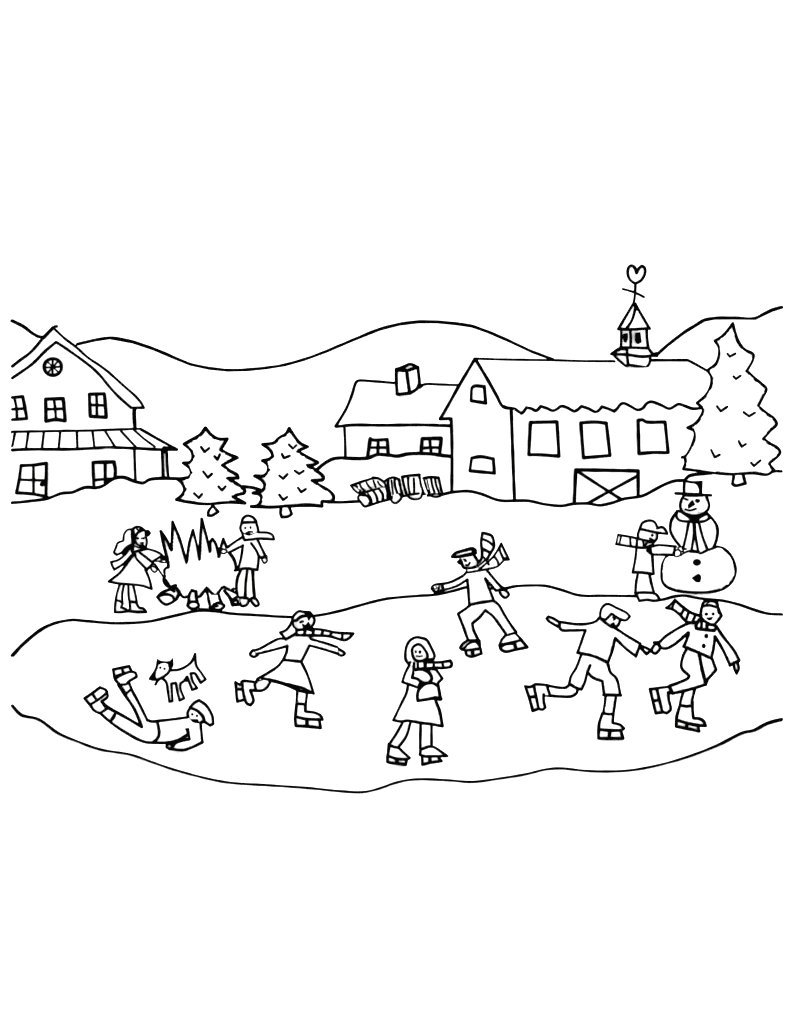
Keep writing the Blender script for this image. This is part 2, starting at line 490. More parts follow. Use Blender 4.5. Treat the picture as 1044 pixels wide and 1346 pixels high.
def plane3(a, b, c):
    n = (b-a).cross(c-a); o = Vector((0, 0, H))
    k = n.dot(a-o)
    return lambda x, y: k/n.dot(Vector(((x-CX)/F, 1, -(y-HY)/F)))
R1, R2, E1 = P3(625, 471.5, 47.0), P3(905, 473, 52.2), P3(668, 537, 44.4)
rdp = plane3(R1, R2, E1)
scal = '0,340 45,362 95,385 120,357 165,372 190,350 250,372 290,350 355,375 390,350 460,378 490,352 550,375 595,335 665,368 730,328 820,362 865,340 935,362 985,358'
rf = t.part('roof', '-130,118 250,126 550,131 730,125 910,125 1000,175 1010,350 ' + ' '.join(reversed(scal.split())),
       ['5,350 45,362 60,362 80,375 95,385 105,378 120,357 145,362 165,372 175,368 190,350 220,360 250,372 270,364 290,350 320,357 355,375 370,368 390,350 425,362 460,378 475,370 490,352 520,362 550,375 565,362 580,342 595,335 630,350 665,368 690,360 710,336 730,328 775,342 820,362 840,354 865,340 900,350 935,362 985,358 w3.6',
        '-130,118 0,122 250,126 400,130 550,131 w3.4', '700,126 910,126 w4.2', '910,126 955,150 1000,175 w4'],
       depth=rdp, thick=.2, ext=Vector((0, .2, 0)), sharp=True)
mbr = MB(); EB = P3(578, 551, 49.4); run = R2-R1; bt = Vector((-.05, .1, -.2))
vs = [R1+bt*.2, R2+bt*.2, EB+run, EB]; vs += [v+bt for v in vs]
mbr.add(vs, [(0, 1, 2, 3), (7, 6, 5, 4), (0, 4, 5, 1), (1, 5, 6, 2), (2, 6, 7, 3), (3, 7, 4, 0)], 0)
rk_ = vplane((578, 49.3), (672, 44.6)); rake = lambda x, y: min(rk_(x, y), rdp(x, y) if x > 624 else 99, gdep(x, y)) - .06
marks(mbr, ZC, ['597,364 640,290 690,200 780,47 w3.8', '783,47 850,160 895,240 930,300 975,308 w3.9', '597,364 655,362 w3.6'], rake, 3.6)
mbr.build('back_roof', t.org, t.root)
WK = 1.22
gw = lambda x, y: gdep(x, y) - .05
sw = lambda x, y: sdep(x, y) - .05
t.Z = ZC
win(t, '768,195 830,193 838,280 762,268', ['@768,196 778,190 830,193 838,280 762,268 w4.2'], gw)
win(t, '765,570 810,563 878,575 884,650 755,638', ['@765,570 810,563 878,575 884,650 755,638 w4'], gw)
t.Z = ZB
for wq in ('140,430 270,427 280,595 180,588 132,588', '387,432 455,428 512,433 530,592 400,603', '668,420 690,417 708,427 800,428 815,578 740,577 672,583'):
    win(t, wq, ['@'+wq+' w4'], sw)
win(t, '360,662 668,667 668,792 600,803 480,835 355,828', ['355,828 362,662 668,667 668,792 w4.2', '372,670 480,740 590,810 w3.6', '665,692 540,760 415,830 w3.6'], sw, name='door', thick=.06)
WK = .9
# cupola
t.Z = ZU; UY = 50.0
ud = lambda x, y: UY + .35*abs(x-(780+300/6.525))/14
cu = t.part('cupola', ['240,665 465,660 478,840 500,905 490,950 455,1000 300,980 280,992 180,895 235,830'],
       ['240,670 240,750 236,830 w4.4', '318,670 322,750 320,830 w4.4', '460,665 463,750 474,835 w4.8', '#262,715 292,708 293,745 281,780 265,772 264,752 248,745', '#365,706 400,700 411,780 385,792 367,780'],
       depth=ud, thick=1.6, sharp=True)
t.part('skirt', '155,882 235,828 475,832 540,890 495,905 490,950 455,1000 300,980 280,992 180,897', ['155,882 235,830 285,828 475,832 w4.6', '165,885 290,888 430,905 545,890 w4.8', '475,835 510,880 w4.6', '#152,882 205,845 200,870 215,890', '#500,880 548,868 555,905 510,905',
       '180,898 280,990 300,975 w4.4', '290,832 292,900 300,980 w4.8', '300,975 400,990 455,998 482,965 492,905 w4.4', '215,855 240,842 270,845 w3.2'], parent=cu, depth=lambda x, y: ud(x, y)-.05, thick=1.7, sharp=True)
t.part('spire_roof', '215,668 345,450 360,448 485,666 310,674', ['215,668 345,450 w4.6', '360,450 420,555 485,666 w4.6', '365,470 345,560 320,615 285,665 w4.6', '215,668 310,672 485,662 w4.8', '355,455 370,500 w4.6'], parent=cu, depth=lambda x, y: ud(x, y)-.04, thick=1.65, sharp=True)
t.part('weather_vane', '372,190 358,140 325,125 300,150 297,195 315,245 360,278 405,255 440,205 447,165 435,135 415,128 390,145',
       ['372,188 362,150 345,130 325,124 303,142 296,195 315,245 360,280 w4.8', '372,188 390,150 415,127 438,138 447,170 440,205 410,252 360,280 w4.8', '#364,150 382,150 374,196', '362,280 360,340 355,400 346,450 w4.4', '254,325 300,337 350,352 w4.2', '355,355 400,375 434,394 w4.2'],
       parent=cu, depth=lambda x, y: UY + .6, thick=.15, sharp=True)

# ------------------------------------------------------------------ trees
WK = 1.3; SOFT = 50
def tree(label, Z, ox, oy, Y, crown, ticks, trunk, ts, gz=0.0, ol=None):
    t = Thing('fir_tree', label, 'tree', Z, ox, oy, Y=Y, group='fir trees around the farm', empty=True, gz=gz)
    t.part('crown', crown, ['^'+q for q in ol]+ticks, 1.5, .85, 30, step=5, rim=4.6)
    t.part('trunk', trunk, ts, 2, .7, 6)
T1 = '218,97 250,140 290,160 343,160 305,222 345,245 400,268 315,308 360,345 405,372 405,385 345,387 400,420 440,450 447,468 420,475 375,490 445,528 300,527 230,532 120,522 52,508 98,460 96,435 75,400 110,385 133,360 130,335 90,298 130,295 145,270 140,230 95,190 165,152 190,135'
T1L = ['218,97 190,135 165,152 95,190 w4', '95,190 138,230 146,268 130,293 90,298 w3.6', '90,298 128,330 134,360 110,385 60,390', '60,390 85,415 99,450 85,480 52,508 w4', '52,508 120,522 230,532 300,527 370,523 445,528 w3.8',
       '445,528 375,490 410,478 440,470 445,458 410,425 345,387 w3.8', '345,387 405,385 400,368 350,338 315,308 400,268 w3.8', '400,268 345,245 305,222 343,160 w3.8', '343,160 290,160 255,140 218,97 w3.8']
tree('fir tree nearer the farmhouse porch, left of the two small firs', ZT, 284, 677, gy(681), T1,
     ['193,207 212,235 240,213 w3', '270,260 287,280 300,250 w3', '205,347 232,382 255,360 w3', '293,433 313,455 333,432 w3', '153,472 180,498 198,477 w3'],
     '258,530 232,580 235,598 250,600 290,577 265,530', ['260,545 235,575 233,598 252,600 292,577 262,545 w3.2'], ol=T1L)
T2 = '697,100 730,155 760,185 803,205 745,230 790,258 862,295 840,308 800,312 850,340 893,380 890,393 825,398 870,425 930,460 950,490 940,515 885,515 885,545 800,540 600,550 480,547 525,535 535,500 490,470 540,460 555,430 540,395 500,373 560,368 577,335 545,285 590,275 600,250 575,215 545,192 610,185 640,155 680,130'
T2L = ['697,100 680,130 640,155 610,182 545,192 w3.8', '545,192 585,222 602,255 585,275 545,285 w4', '545,285 575,310 577,345 555,370 500,373 w4', '500,373 545,402 557,430 540,458 490,470 w3.8', '490,470 530,480 538,505 518,540 480,547 w3.8', '480,547 600,550 700,545 800,540 885,545 w4', '885,545 885,515 940,518 952,490 925,458 870,425 825,398 w3.9',
       '825,398 890,393 893,378 850,340 800,312 w3.9', '800,312 840,308 862,295 790,258 745,230 803,205 w3.7', '803,205 760,185 730,150 697,100 w3.7']
tree('fir tree between its smaller twin and the log pile, with a squared trunk', ZT, 374, 680, gy(683.5), T2,
     ['695,192 718,215 738,197 w3', '655,247 667,270 700,257 w3', '730,343 755,360 780,343 w3', '640,370 662,388 687,362 w3', '748,440 765,465 792,447 w3.2', '640,480 662,510 685,493 w3'],
     '650,540 648,600 655,610 690,605 712,590 695,540', ['650,548 648,590 655,608 690,605 712,590 697,550 w3.4'], ol=T2L)
T3 = '450,135 465,205 485,265 530,318 595,355 590,395 548,468 600,520 685,595 670,645 630,720 680,765 750,820 760,845 720,890 665,950 720,990 780,1035 780,1055 705,1130 735,1175 700,1205 600,1195 440,1203 300,1190 100,1168 115,1120 114,1085 117,1075 140,1040 157,1008 172,965 181,928 172,897 130,873 185,845 235,770 235,735 195,698 260,640 297,560 297,510 270,468 330,420 355,350 345,300 322,258 370,230 430,160'
T3L = ['450,135 420,175 370,230 322,258 w3.6', '322,258 352,305 353,350 330,420 270,468 w3.4', '270,468 298,515 297,565 262,640 195,698 w3.4', '195,698 238,742 225,790 185,843 130,873 w3.4', '130,873 175,895 182,925 155,1010 115,1075 90,1083 w3.4', '110,1083 115,1120 100,1166 w3.6',
       '100,1166 200,1178 300,1190 440,1203 600,1195 690,1205 740,1182 795,1182 w3.4', '745,1178 705,1130 w3.4', '705,1130 785,1048 765,1015 720,990 665,950 w3.5', '665,950 720,890 760,848 740,808 685,768 630,720 w3.5', '630,720 665,650 687,597 650,560 600,520 548,468 w3.5', '548,468 590,395 595,355 530,318 490,265 468,205 450,135 w3.6']
tree('tall fir tree on the snow bank at the barn end', ZR, 971, 637, 42.6, T3,
     ['412,350 428,370 468,348 w2.8', '455,510 472,528 505,505 w2.8', '338,722 365,757 410,725 w2.8', '527,763 565,792 606,767 w2.8', '492,968 513,1008 543,988 w2.8', '297,1030 322,1083 357,1065 w2.8', '580,1122 600,1145 645,1105 w2.8'],
     '455,1195 447,1270 465,1285 540,1268 520,1195', ['457,1208 447,1270 465,1283 540,1268 522,1200 w3.4'], gz=1.0, ol=T3L)

# ------------------------------------------------------------------ log pile beside the barn
WK = .8
def plog(label, ox, oy, poly, strokes, endp, ends, Y=None):
    t = Thing('log', label, 'log', ZP, ox, oy, Y=Y, group='striped logs beside the barn', empty=True)
    t.part('bark', poly, strokes, 1.5, .9, 8)
    t.part('cut_end', endp, ends, 3.5, .3, 3)
G2 = gy(669)
plog('striped log resting on top of another at the left end of the pile', 480, 650, '78,195 180,160 280,128 375,160 415,215 320,228 150,270', ['78,195 180,160 280,130 w4.6', '160,182 175,215 205,245 w4', '222,170 240,200 268,230 w4', '285,152 295,180 305,210 w4', '278,124 330,130 385,165 w5', '325,160 340,185 365,205 w3.6', '385,165 405,215 w4', '150,265 270,245 400,212 w4.4'],
     '82,198 112,195 165,245 150,268 112,238', ['~80,197 112,194 165,242 152,266 112,240 w4'], Y=G2+.35)
plog('striped log lying on the snow under another log, its round end facing left', 490, 669, '155,280 330,222 410,218 435,325 270,380 205,390 150,320', ['178,270 250,245 330,225 w4', '245,378 330,350 435,322 w5', '192,272 240,305 262,372 w4.4', '235,272 262,310 272,362 w3.4', '282,245 312,290 325,355 w4.6', '335,225 372,280 370,335 w5', '405,218 418,270 415,325 w5.5'],
     '150,285 195,285 240,330 247,375 205,388 168,345', ['~150,290 192,284 235,325 247,372 205,388 168,348 145,315 w4.4'])
plog('striped log standing upright against the stacked pair', 519, 664, '392,160 430,130 470,122 520,140 548,290 525,340 480,358 440,330 425,250', ['390,155 430,130 470,122 520,140 w5', '418,150 425,230 438,320 w6', '450,150 455,200 465,275 w3.6', '478,145 485,205 503,265 w4.6', '520,140 530,200 550,290 w5', '550,290 570,292 w4'],
     '450,310 490,280 530,275 540,310 490,358 455,345', ['~448,315 485,283 528,276 542,308 490,358 456,345 w4.4'])
plog('widest upright striped log, between two narrower ones', 545, 659.5, '545,115 705,97 745,275 720,310 650,325 600,300 560,290 530,160', ['546,116 620,104 707,98 w5.5', '548,115 565,200 590,285 w5.2', '602,120 605,200 618,272 w4.2', '655,132 658,200 658,270 w4.4', '705,97 718,180 748,275 w4.8', '600,282 660,275 700,268 w4.4', '735,270 715,150 w2.6', '525,165 540,230 560,290 w3.4'],
     '600,285 620,282 700,268 735,265 722,310 650,325 605,300', ['596,288 612,305 650,322 715,312 735,270 w4.4'])
plog('upright striped log nearest the barn corner', 569, 656, '742,130 810,118 882,122 915,265 915,288 860,300 790,275', ['745,130 810,118 882,124 w5.2', '745,130 765,200 792,270 w4', '775,140 788,200 805,265 w2.6', '812,130 825,200 845,262 w4.4', '848,132 862,200 885,258 w4', '882,122 895,180 914,265 w4.8', '905,278 960,272 w4.6', '735,265 760,275 w4'],
     '800,285 850,270 890,272 915,285 870,300 830,298', ['~800,284 850,270 890,271 916,283 870,300 830,298 w4.2'])

# ------------------------------------------------------------------ people, dog, fire, snowman
WK = 1.16
# girl in the middle
t = Thing('person', 'skater in a long coat and hood carrying a handbag before her', 'person', ZM, 548, 1007, u=1.0)
t.part('body', '425,115 500,150 540,250 505,310 480,340 560,400 635,480 590,520 585,660 600,800 545,905 545,1120 450,1130 450,905 350,890 300,1010 235,1120 165,1090 230,960 275,880 230,840 320,600 330,540 295,500 330,420 360,360 395,320 345,280 330,200 360,140',
       ['.402,225,10,12', '.440,228,12,14', '408,264 435,268 462,264 w1.9', '280,880 215,995 158,1080 w3.4', '352,885 315,1010 240,1117 w3.4', '446,895 443,1020 442,1130 w3.6', '550,908 549,1000 550,1105 w3.4'])
t.part('coat', '350,340 300,430 276,508 325,530 320,590 270,700 192,862 260,873 330,866 430,885 545,900 652,918 625,780 585,660 610,515 652,478 590,385 500,380 385,385',
       ['343,345 300,430 276,508 w3.4', '276,508 350,533 425,560 w3.4', '385,340 383,400 366,468 w3.6', '366,468 410,475 445,500 w3.6', '328,540 315,605 270,700 192,862 w3.4', '192,863 260,875 330,868 430,885 545,900 652,920 w3.6', '588,680 625,780 650,915 w4', '590,388 650,475 610,515 w3.6'], 9.5, .6, 9)
t.part('hair', '338,335 308,300 304,240 318,165 352,115 405,90 450,93 500,112 540,175 577,270 560,296 515,305 470,330 400,330',
       ['350,325 333,338 308,300 304,240 318,165 352,115 405,90 450,95 500,112 540,175 577,270 558,297 515,303 w3.6', '~425,155 455,168 485,205 508,247 508,285 480,303 430,312 395,300 375,265 366,215 378,180 w3.4', '500,302 530,307 560,300 w5'],
       11, .5, 8, holes=['425,155 455,168 485,205 508,247 508,285 480,303 430,312 395,300 375,265 366,215 378,180'])
t.part('scarf', '385,325 470,330 500,315 725,308 738,340 725,370 590,375 500,395 440,388 390,390', ['500,318 600,325 725,308 738,345 725,365 w3.8', '725,368 650,378 590,375 500,380 430,388 395,392 w3.6', '385,330 382,390 w3.4', '420,325 423,385 w3.2', '487,320 490,390 w4.4', '570,325 568,375 w3.2', '648,322 660,370 w3.4', '490,310 540,318 w5'], 15, .5, 6)
t.part('muff', '390,395 450,388 510,405 545,450 548,490 520,510 480,518 440,495 375,468 388,425', ['395,395 450,388 505,405 540,440 551,478 532,508 w4', '445,500 480,518 530,512 w3.6', '515,395 545,383 590,390 w3.6', '510,398 545,445 w4'], 15, .5, 6)
t.part('mitten', '440,518 468,528 470,548 448,562 430,548', ['~440,520 466,530 468,548 448,560 432,548 w3.6'], 16, .4, 3)
skate(t, '150,1085 200,1110 240,1120 290,1165 345,1213 318,1228 225,1225 140,1200', ['152,1082 146,1150 138,1200 w3.8', '155,1092 200,1112 240,1120 290,1165 345,1213 320,1230 w3.6', '142,1195 225,1222 318,1228 w3.6'],
      '138,1200 225,1225 318,1230 308,1275 145,1255', ['138,1195 137,1250 160,1258 308,1275 318,1230 w3.8', '222,1225 228,1262 w4.6'])
skate(t, '445,1135 550,1105 640,1155 695,1195 600,1200 480,1200 442,1180', ['@445,1135 550,1107 640,1157 695,1196 600,1198 480,1198 440,1185 w3.5'],
      '460,1200 620,1200 642,1245 530,1262 463,1275', ['460,1200 463,1275 530,1260 642,1243 615,1212 w3.6', '533,1205 533,1255 w4'])
hb = Thing('handbag', 'arched handbag held in front of the hooded skater in the long coat', 'handbag', ZM, 564, 1007, u=1.0)
hb.part('bag', '420,680 418,630 432,575 480,530 540,514 590,525 612,560 634,668 560,658', ['420,682 416,630 432,575 480,530 520,518 570,520 600,540 w3.8', '608,520 620,590 634,668 600,662 w4', '420,682 500,670 560,660 634,664 w3.8', '575,658 634,664 w5'], 22, .5, 6)
hb.root.name = 'handbag'

WK = 1.06
# man with the cap and flying scarf
t = Thing('person', 'skater in a flat cap with striped scarf flying up, knees bent wide', 'person', ZN, 632, 866, u=.85)
t.part('body', '370,268 480,250 510,300 505,360 580,385 640,450 720,540 778,598 745,627 700,585 640,540 605,520 640,640 690,685 830,920 750,950 660,810 575,738 470,850 515,985 430,985 385,860 350,765 440,690 425,545 415,480 330,530 210,560 150,575 110,545 130,518 260,497 395,425 420,390 385,360 375,340 342,318 362,298',
       ['475,252 500,290 516,322 505,355 430,373 388,365 375,340 345,322 w4', '360,298 375,320 w3.6', '#330,318 358,292 366,310 350,325', '#385,293 405,292 418,312 400,317', '410,345 428,348 442,325 w3',
        '~112,543 135,515 205,512 212,550 150,572 w3', '~128,542 145,530 162,535 150,550 w1.8', '112,548 150,590 w3', '165,575 180,530 w3', '~698,565 745,560 778,598 745,627 712,602 w3.8', '420,385 425,405 w3.6'])
t.part('sweater', '425,400 590,385 640,450 720,540 700,565 665,565 600,500 615,550 645,650 440,680 428,560 420,472 330,528 215,560 205,510 260,497 395,428',
       ['420,393 395,425 340,460 260,495 150,510 w3.6', '420,470 330,525 215,560 165,573 w3.4', '203,512 213,555 w4', '420,470 428,560 437,688 w3.9', '437,688 500,672 645,650 w3.8', '590,388 640,450 720,535 765,547 w3.6', '575,460 620,512 665,565 w3.6', '665,565 705,555 w4', '575,460 610,550 650,652 w3.9'], 9.5, .6, 9)
t.part('trousers', '440,688 645,650 690,685 740,770 835,920 750,945 690,850 640,785 575,735 530,790 467,847 478,900 515,985 428,985 380,860 342,762',
       ['442,690 410,715 340,762 380,860 425,985 w3.9', '575,733 530,790 465,845 475,900 515,985 w4.1', '575,733 640,785 690,850 750,935 w4', '650,652 690,685 740,770 790,850 842,922 w3.8'], 8, .5, 8)
t.part('cap', '290,272 320,242 380,222 470,203 492,220 475,245 400,262 330,275', ['@290,272 320,242 380,222 470,204 491,220 475,243 400,262 330,275 w4.6', '470,215 490,240 w5'], 12, .5, 6)
t.part('scarf', ['548,68 590,76 635,95 650,145 650,185 600,290 520,372 500,360 540,290 545,230 538,150', '712,158 778,298 735,306 690,350 610,378 430,405 422,385 500,372 600,300'],
       ['512,325 540,290 546,230 538,150 550,68 w3.9', '550,68 590,76 630,93 648,140 650,188 625,235 592,290 w4', '552,122 600,142 645,178 w3.4', '556,207 620,240 w3.8', '556,272 578,300 510,355 w2.8', '712,158 650,265 600,315 520,385 w3', '@712,160 778,298 735,300 697,205 w3.6', '735,303 690,350 660,365 600,378 500,396 425,408 w3', '655,275 680,310 690,348 w3.4', '588,312 606,340 w3.4', '745,285 778,298 w3'], 15, .5, 6)
skate(t, '425,988 515,988 530,1062 410,1075 358,1055 380,1025', ['425,988 380,1022 358,1055 375,1070 410,1075 530,1062 525,990 w3.8', '372,1068 395,1055 430,1020 490,1003 520,1030 w3.4', '430,990 515,988 w4'],
      '405,1075 535,1060 545,1105 450,1130 410,1110', ['@405,1075 535,1062 543,1105 450,1130 412,1113 w3.8', '465,1080 468,1125 w4.6'])
skate(t, '755,940 830,925 890,985 700,1030 715,985', ['755,940 715,985 697,1030 790,1012 885,988 w3.6', '760,945 830,925 890,987 w3.6'],
      '697,1030 885,988 937,1050 840,1068 745,1085', ['697,1030 708,1065 745,1087 840,1070 937,1050 885,988 w4.2', '720,1045 745,1030 820,1022 w2.6', '825,1015 838,1065 w4.6'])

WK = 1.17
# skater in the big cap reaching for a partner's hand
t = Thing('person', 'skater in a large cap and short trousers, one leg kicked back, reaching sideways', 'person', ZK, 808, 973.5, u=1.0)
t.part('body', '640,100 760,160 745,210 710,250 890,368 968,413 935,440 860,450 710,325 655,500 720,620 740,735 715,740 692,870 690,940 600,985 615,870 640,735 620,640 510,575 465,690 430,725 390,745 200,738 210,665 280,675 350,680 378,655 385,600 460,440 440,428 490,270 320,265 230,203 213,182 225,168 305,205 430,222 520,216 590,180 605,120',
       ['#680,222 698,212 708,234 690,240', '692,172 704,188 716,174 w2', '702,178 697,193 w2', '375,660 350,680 280,677 210,662 w3.4', '435,690 430,720 392,745 300,745 200,735 w3.8', '638,740 632,800 622,862', '715,740 705,810 696,870',
        '300,243 230,203 212,182 225,168 260,180 305,207 w3.6', '890,377 930,392 968,412 935,440 892,392 w3.6'])
t.part('sweater', '590,180 640,213 708,250 890,365 858,455 710,325 685,420 655,500 570,460 435,430 460,350 490,268 320,265 305,205 430,222 520,216',
       ['592,175 570,200 520,217 430,222 305,205 w3.6', '308,205 306,245 320,265 400,268 493,266 w3.6', '493,266 465,345 435,430 w3.6', '435,430 500,440 570,460 655,500 w3.8', '706,248 800,310 890,363 w3.6', '890,365 858,456 780,395 708,324 w3.6', '708,324 688,410 657,500 w3.8'], 9.5, .6, 9)
t.part('trousers', '460,440 570,460 655,505 675,570 718,615 745,735 628,735 615,637 545,608 508,570 490,640 465,695 380,655 385,600 425,540',
       ['462,445 425,540 388,600 375,658 w3.4', '380,655 430,685 465,695 490,640 508,570 528,520 w3.6', '508,570 545,608 615,635 628,735 w3.7', '655,503 675,570 718,615 747,737 w3.6', '622,734 750,737 w3.8'], 8, .5, 8)
t.part('cap', '600,180 600,140 615,100 650,76 720,105 790,140 815,165 785,195 740,185 685,150 660,165 640,190', ['635,192 600,180 600,140 615,100 650,76 720,105 790,140 816,167 785,195 740,185 683,147 662,168 640,190 w3.2', '602,180 640,213 690,243 728,232 746,190 w3.6'], 13, .5, 7)
skate(t, '130,657 215,662 235,735 192,732 200,825 185,840 155,835 140,760', ['118,662 130,657 215,662 225,700 238,737 w3.6', '120,665 140,760 155,835 185,840 203,825 192,775 192,730 w3.6'],
      '58,670 120,665 155,835 115,850', ['58,670 85,750 113,850 152,835 w3.8', '58,672 95,675 130,657 w3.8', '92,750 135,745 w3.8'])
skate(t, '615,870 695,872 690,935 745,950 772,975 755,990 590,985', ['615,868 592,940 588,990 w4', '615,866 655,872 695,872 w3.6', '696,870 690,935 745,950 772,975 755,990 w3.6', '590,984 670,990 755,990 w3.8'],
      '588,985 755,990 767,1048 588,1048', ['588,985 587,1048 765,1048 750,992 w4', '670,992 665,1045 w4.2'])

# skater with buttons and a striped scarf
t = Thing('person', 'skater in a two-button jacket with a long striped scarf streaming behind', 'person', ZJ, 902, 964, u=1.0)
t.part('body', '590,90 660,70 715,90 755,205 692,285 715,310 780,405 905,610 912,690 895,735 870,640 835,645 700,400 668,590 705,700 612,810 610,830 510,872 485,1020 385,1025 405,905 300,910 285,850 450,775 458,760 392,690 400,590 440,500 415,485 450,365 330,465 205,500 150,552 115,525 165,455 400,298 530,268 600,260 568,215 575,130',
       ['568,215 565,185 575,130 600,80 w3.6', '720,115 740,165 757,205 725,250 692,284 w3.6', '.618,190,15,13', '.680,189,13,13', '#622,226 650,224 675,218 662,240 640,243', '405,905 385,970 372,1040 w3.6', '515,872 495,950 485,1000 w3.6',
        '~160,458 195,500 150,552 115,525 w3.6', '868,640 872,680 895,735 914,690 905,635 w3.6', '115,525 100,530 w4'])
t.part('skirt', ['440,500 545,538 610,800 612,835 500,870 310,915 280,848 450,775 460,757 390,685 400,580', '545,540 668,595 708,700 612,808'],
       ['440,500 402,580 390,680 460,755 450,775 360,818 280,846 w3.8', '612,835 500,870 405,895 310,917 280,850 w3.8', '550,540 578,690 605,800 612,835 w4.2', '670,595 708,700 660,755 615,802 w3.8', '612,835 628,795 w3.8'], 8, .5, 8)
t.part('jacket', '440,272 525,265 690,340 712,305 780,405 870,520 918,612 835,660 770,520 698,395 685,500 665,592 530,535 410,485 455,360 330,465 250,505 205,498 170,452 250,388 400,297',
       ['140,450 185,445 250,388 400,297 470,270 530,267 w3.7', '175,450 205,497 250,505 330,465 450,362 w3.8', '455,360 440,420 408,487 w3.8', '408,487 530,535 665,595 w3.8', '665,592 685,500 698,395 w3.8', '698,395 770,520 835,660 w3.8', '708,298 780,405 870,520 920,612 w3.8', '832,660 875,635 918,618 w4'], 9.5, .6, 9)
jk = t.root.children[-1]
t.ink('button', '.618,391,17,20', 15.2, jk); t.ink('button', '.594,481,17,20', 15.2, jk)
t.part('hat', '580,122 605,72 660,64 715,76 725,130 650,110', ['577,125 582,100 605,72 660,65 715,76 722,110 w3.8', '592,116 650,110 722,132 w3.2', '612,104 632,86 665,78 700,88 712,106 w1.6', '722,130 732,180 w3.6'], 13, .4, 6)
t.part('scarf', ['330,60 400,122 470,172 560,205 610,255 665,288 695,290 712,308 690,342 600,332 525,322 522,285 535,268 440,262 370,192 310,147 255,132 300,100'],
       ['330,60 400,122 470,172 560,205 w3.8', '252,132 292,100 328,60 w3', '252,132 310,147 370,192 440,262 530,267 w3.8', '325,85 303,138 w3', '410,150 388,190 w3.6', '452,185 435,235 w3.6', '512,215 490,262 w3.8', '560,235 535,268 523,295 525,320 w3.8', '525,322 600,332 690,342 712,312 692,290 w3.9', '575,250 573,325 w3.4', '570,245 600,250 w3', '622,290 625,330 w4', '640,287 690,292 w3', '562,210 600,252 660,284 692,284 w3.4'], 15, .5, 6)
skate(t, '165,872 275,853 305,912 270,908 275,970 290,1065 255,1098 215,1085 185,960', ['150,872 165,868 275,853 300,910 w3.6', '300,914 270,908 274,970 291,1065 255,1098 215,1085 185,960 165,875 w3.7'],
      '102,875 165,872 215,1090 155,1098', ['102,875 125,975 155,1098 215,1088 w4', '102,877 170,868 w4', '138,985 190,975 w3.8'])
skate(t, '382,1025 485,1030 495,1140 560,1148 595,1175 612,1212 545,1210 360,1165', ['372,1035 348,1120 342,1165 w4', '385,1025 440,1034 488,1025 490,985 w3.6', '490,990 492,1060 500,1142 560,1148 595,1172 612,1213 545,1208 450,1190 360,1163 w3.9'],
      '342,1160 545,1208 552,1262 342,1218', ['342,1160 342,1218 450,1240 552,1262 540,1210 w4', '440,1190 437,1235 w4.2'])

WK = 1.08
# girl with long hair, skirt and scarf
t = Thing('person', 'skater in a flared skirt, arms spread wide and scarf streaming sideways', 'person', ZS, 405, 960, u=.95)
t.part('body', '530,120 570,85 650,90 686,140 660,210 660,280 860,352 918,400 895,416 860,400 655,345 590,460 640,580 670,700 632,700 620,790 618,845 555,885 555,690 400,620 350,612 320,665 280,683 205,680 230,625 290,590 400,515 455,450 478,345 255,402 222,427 198,408 225,375 420,290 545,250 535,200',
       ['660,95 688,140 680,178 655,205 w3.8', '578,163 600,156 w3', '#598,180 620,190 642,165 656,200 632,212 606,205', '~220,375 195,408 225,428 260,405 240,385 w3.6', '~862,360 920,400 895,418 862,402 w3.6', '235,635 250,608 290,594 w3.6', '355,612 320,665 280,685 200,682 w3.8', '555,690 552,735 550,785 w3.6', '632,700 622,790 620,840 w3.6'])
t.part('sweater', '470,288 545,250 650,265 760,318 862,352 865,402 760,370 650,340 620,400 590,460 455,450 475,400 480,345 380,372 255,403 225,375 330,330 420,287',
       ['470,290 420,287 330,330 260,368 215,377 w3.6', '245,405 380,372 480,345 w3.6', '480,342 472,395 448,448 w3.8', '652,270 658,287 760,318 862,352 w3.6', '868,404 760,370 650,340 w3.6', '650,340 620,400 588,462 w3.9'], 9.5, .6, 9)
t.part('skirt', '450,448 590,460 635,565 682,708 560,680 340,605 250,600 330,550 410,495', ['450,445 410,495 330,550 250,598 245,612 w3.8', '452,450 585,462 w3.8', '587,462 635,565 682,706 w3.8', '285,590 400,612 520,645 600,665 682,708 w3.8', '340,605 430,628 500,652 560,680 660,702 w4', '450,630 560,668 w5'], 9, .5, 8)
t.part('hair', '520,145 525,120 570,78 640,82 665,105 600,112 550,150 530,205 545,250 470,290 430,240 500,185', ['517,150 522,122 568,78 600,82 648,85 w3.8', '518,145 500,185 465,225 425,240 w3.8', '425,240 468,293 545,250 w3.8', '530,150 550,148 575,125 620,112 650,110 w4', '#615,90 655,82 672,115 655,125 645,145 632,115', '545,215 550,250 w3', '520,150 530,195 552,215 w3.2'], 12, .4, 6)
t.part('scarf', '555,220 650,213 740,218 850,240 985,248 950,285 915,300 800,270 650,263 545,260', ['555,222 650,213 740,218 850,240 985,248 950,285 915,300 800,270 650,263 545,260 w3.8', '550,222 548,260 w4', '615,225 608,262 w4', '605,218 620,235 w3', '680,225 675,262 w3.6', '750,228 742,262 w3.6', '818,240 805,268 w4', '900,250 898,297 w3.8', '640,215 675,228 w4'], 15, .5, 6)
skate(t, '135,612 238,620 242,680 200,680 222,750 200,795 170,785 140,670', ['130,618 140,610 235,618 232,645 243,680 w3.8', '243,682 198,682 218,735 222,765 200,795 172,783 148,720 135,618 w4'],
      '85,618 135,625 158,755 100,768', ['85,620 90,690 98,768 158,753 w4', '85,620 120,640 132,625 w3.8', '95,672 135,675 w3.8'])
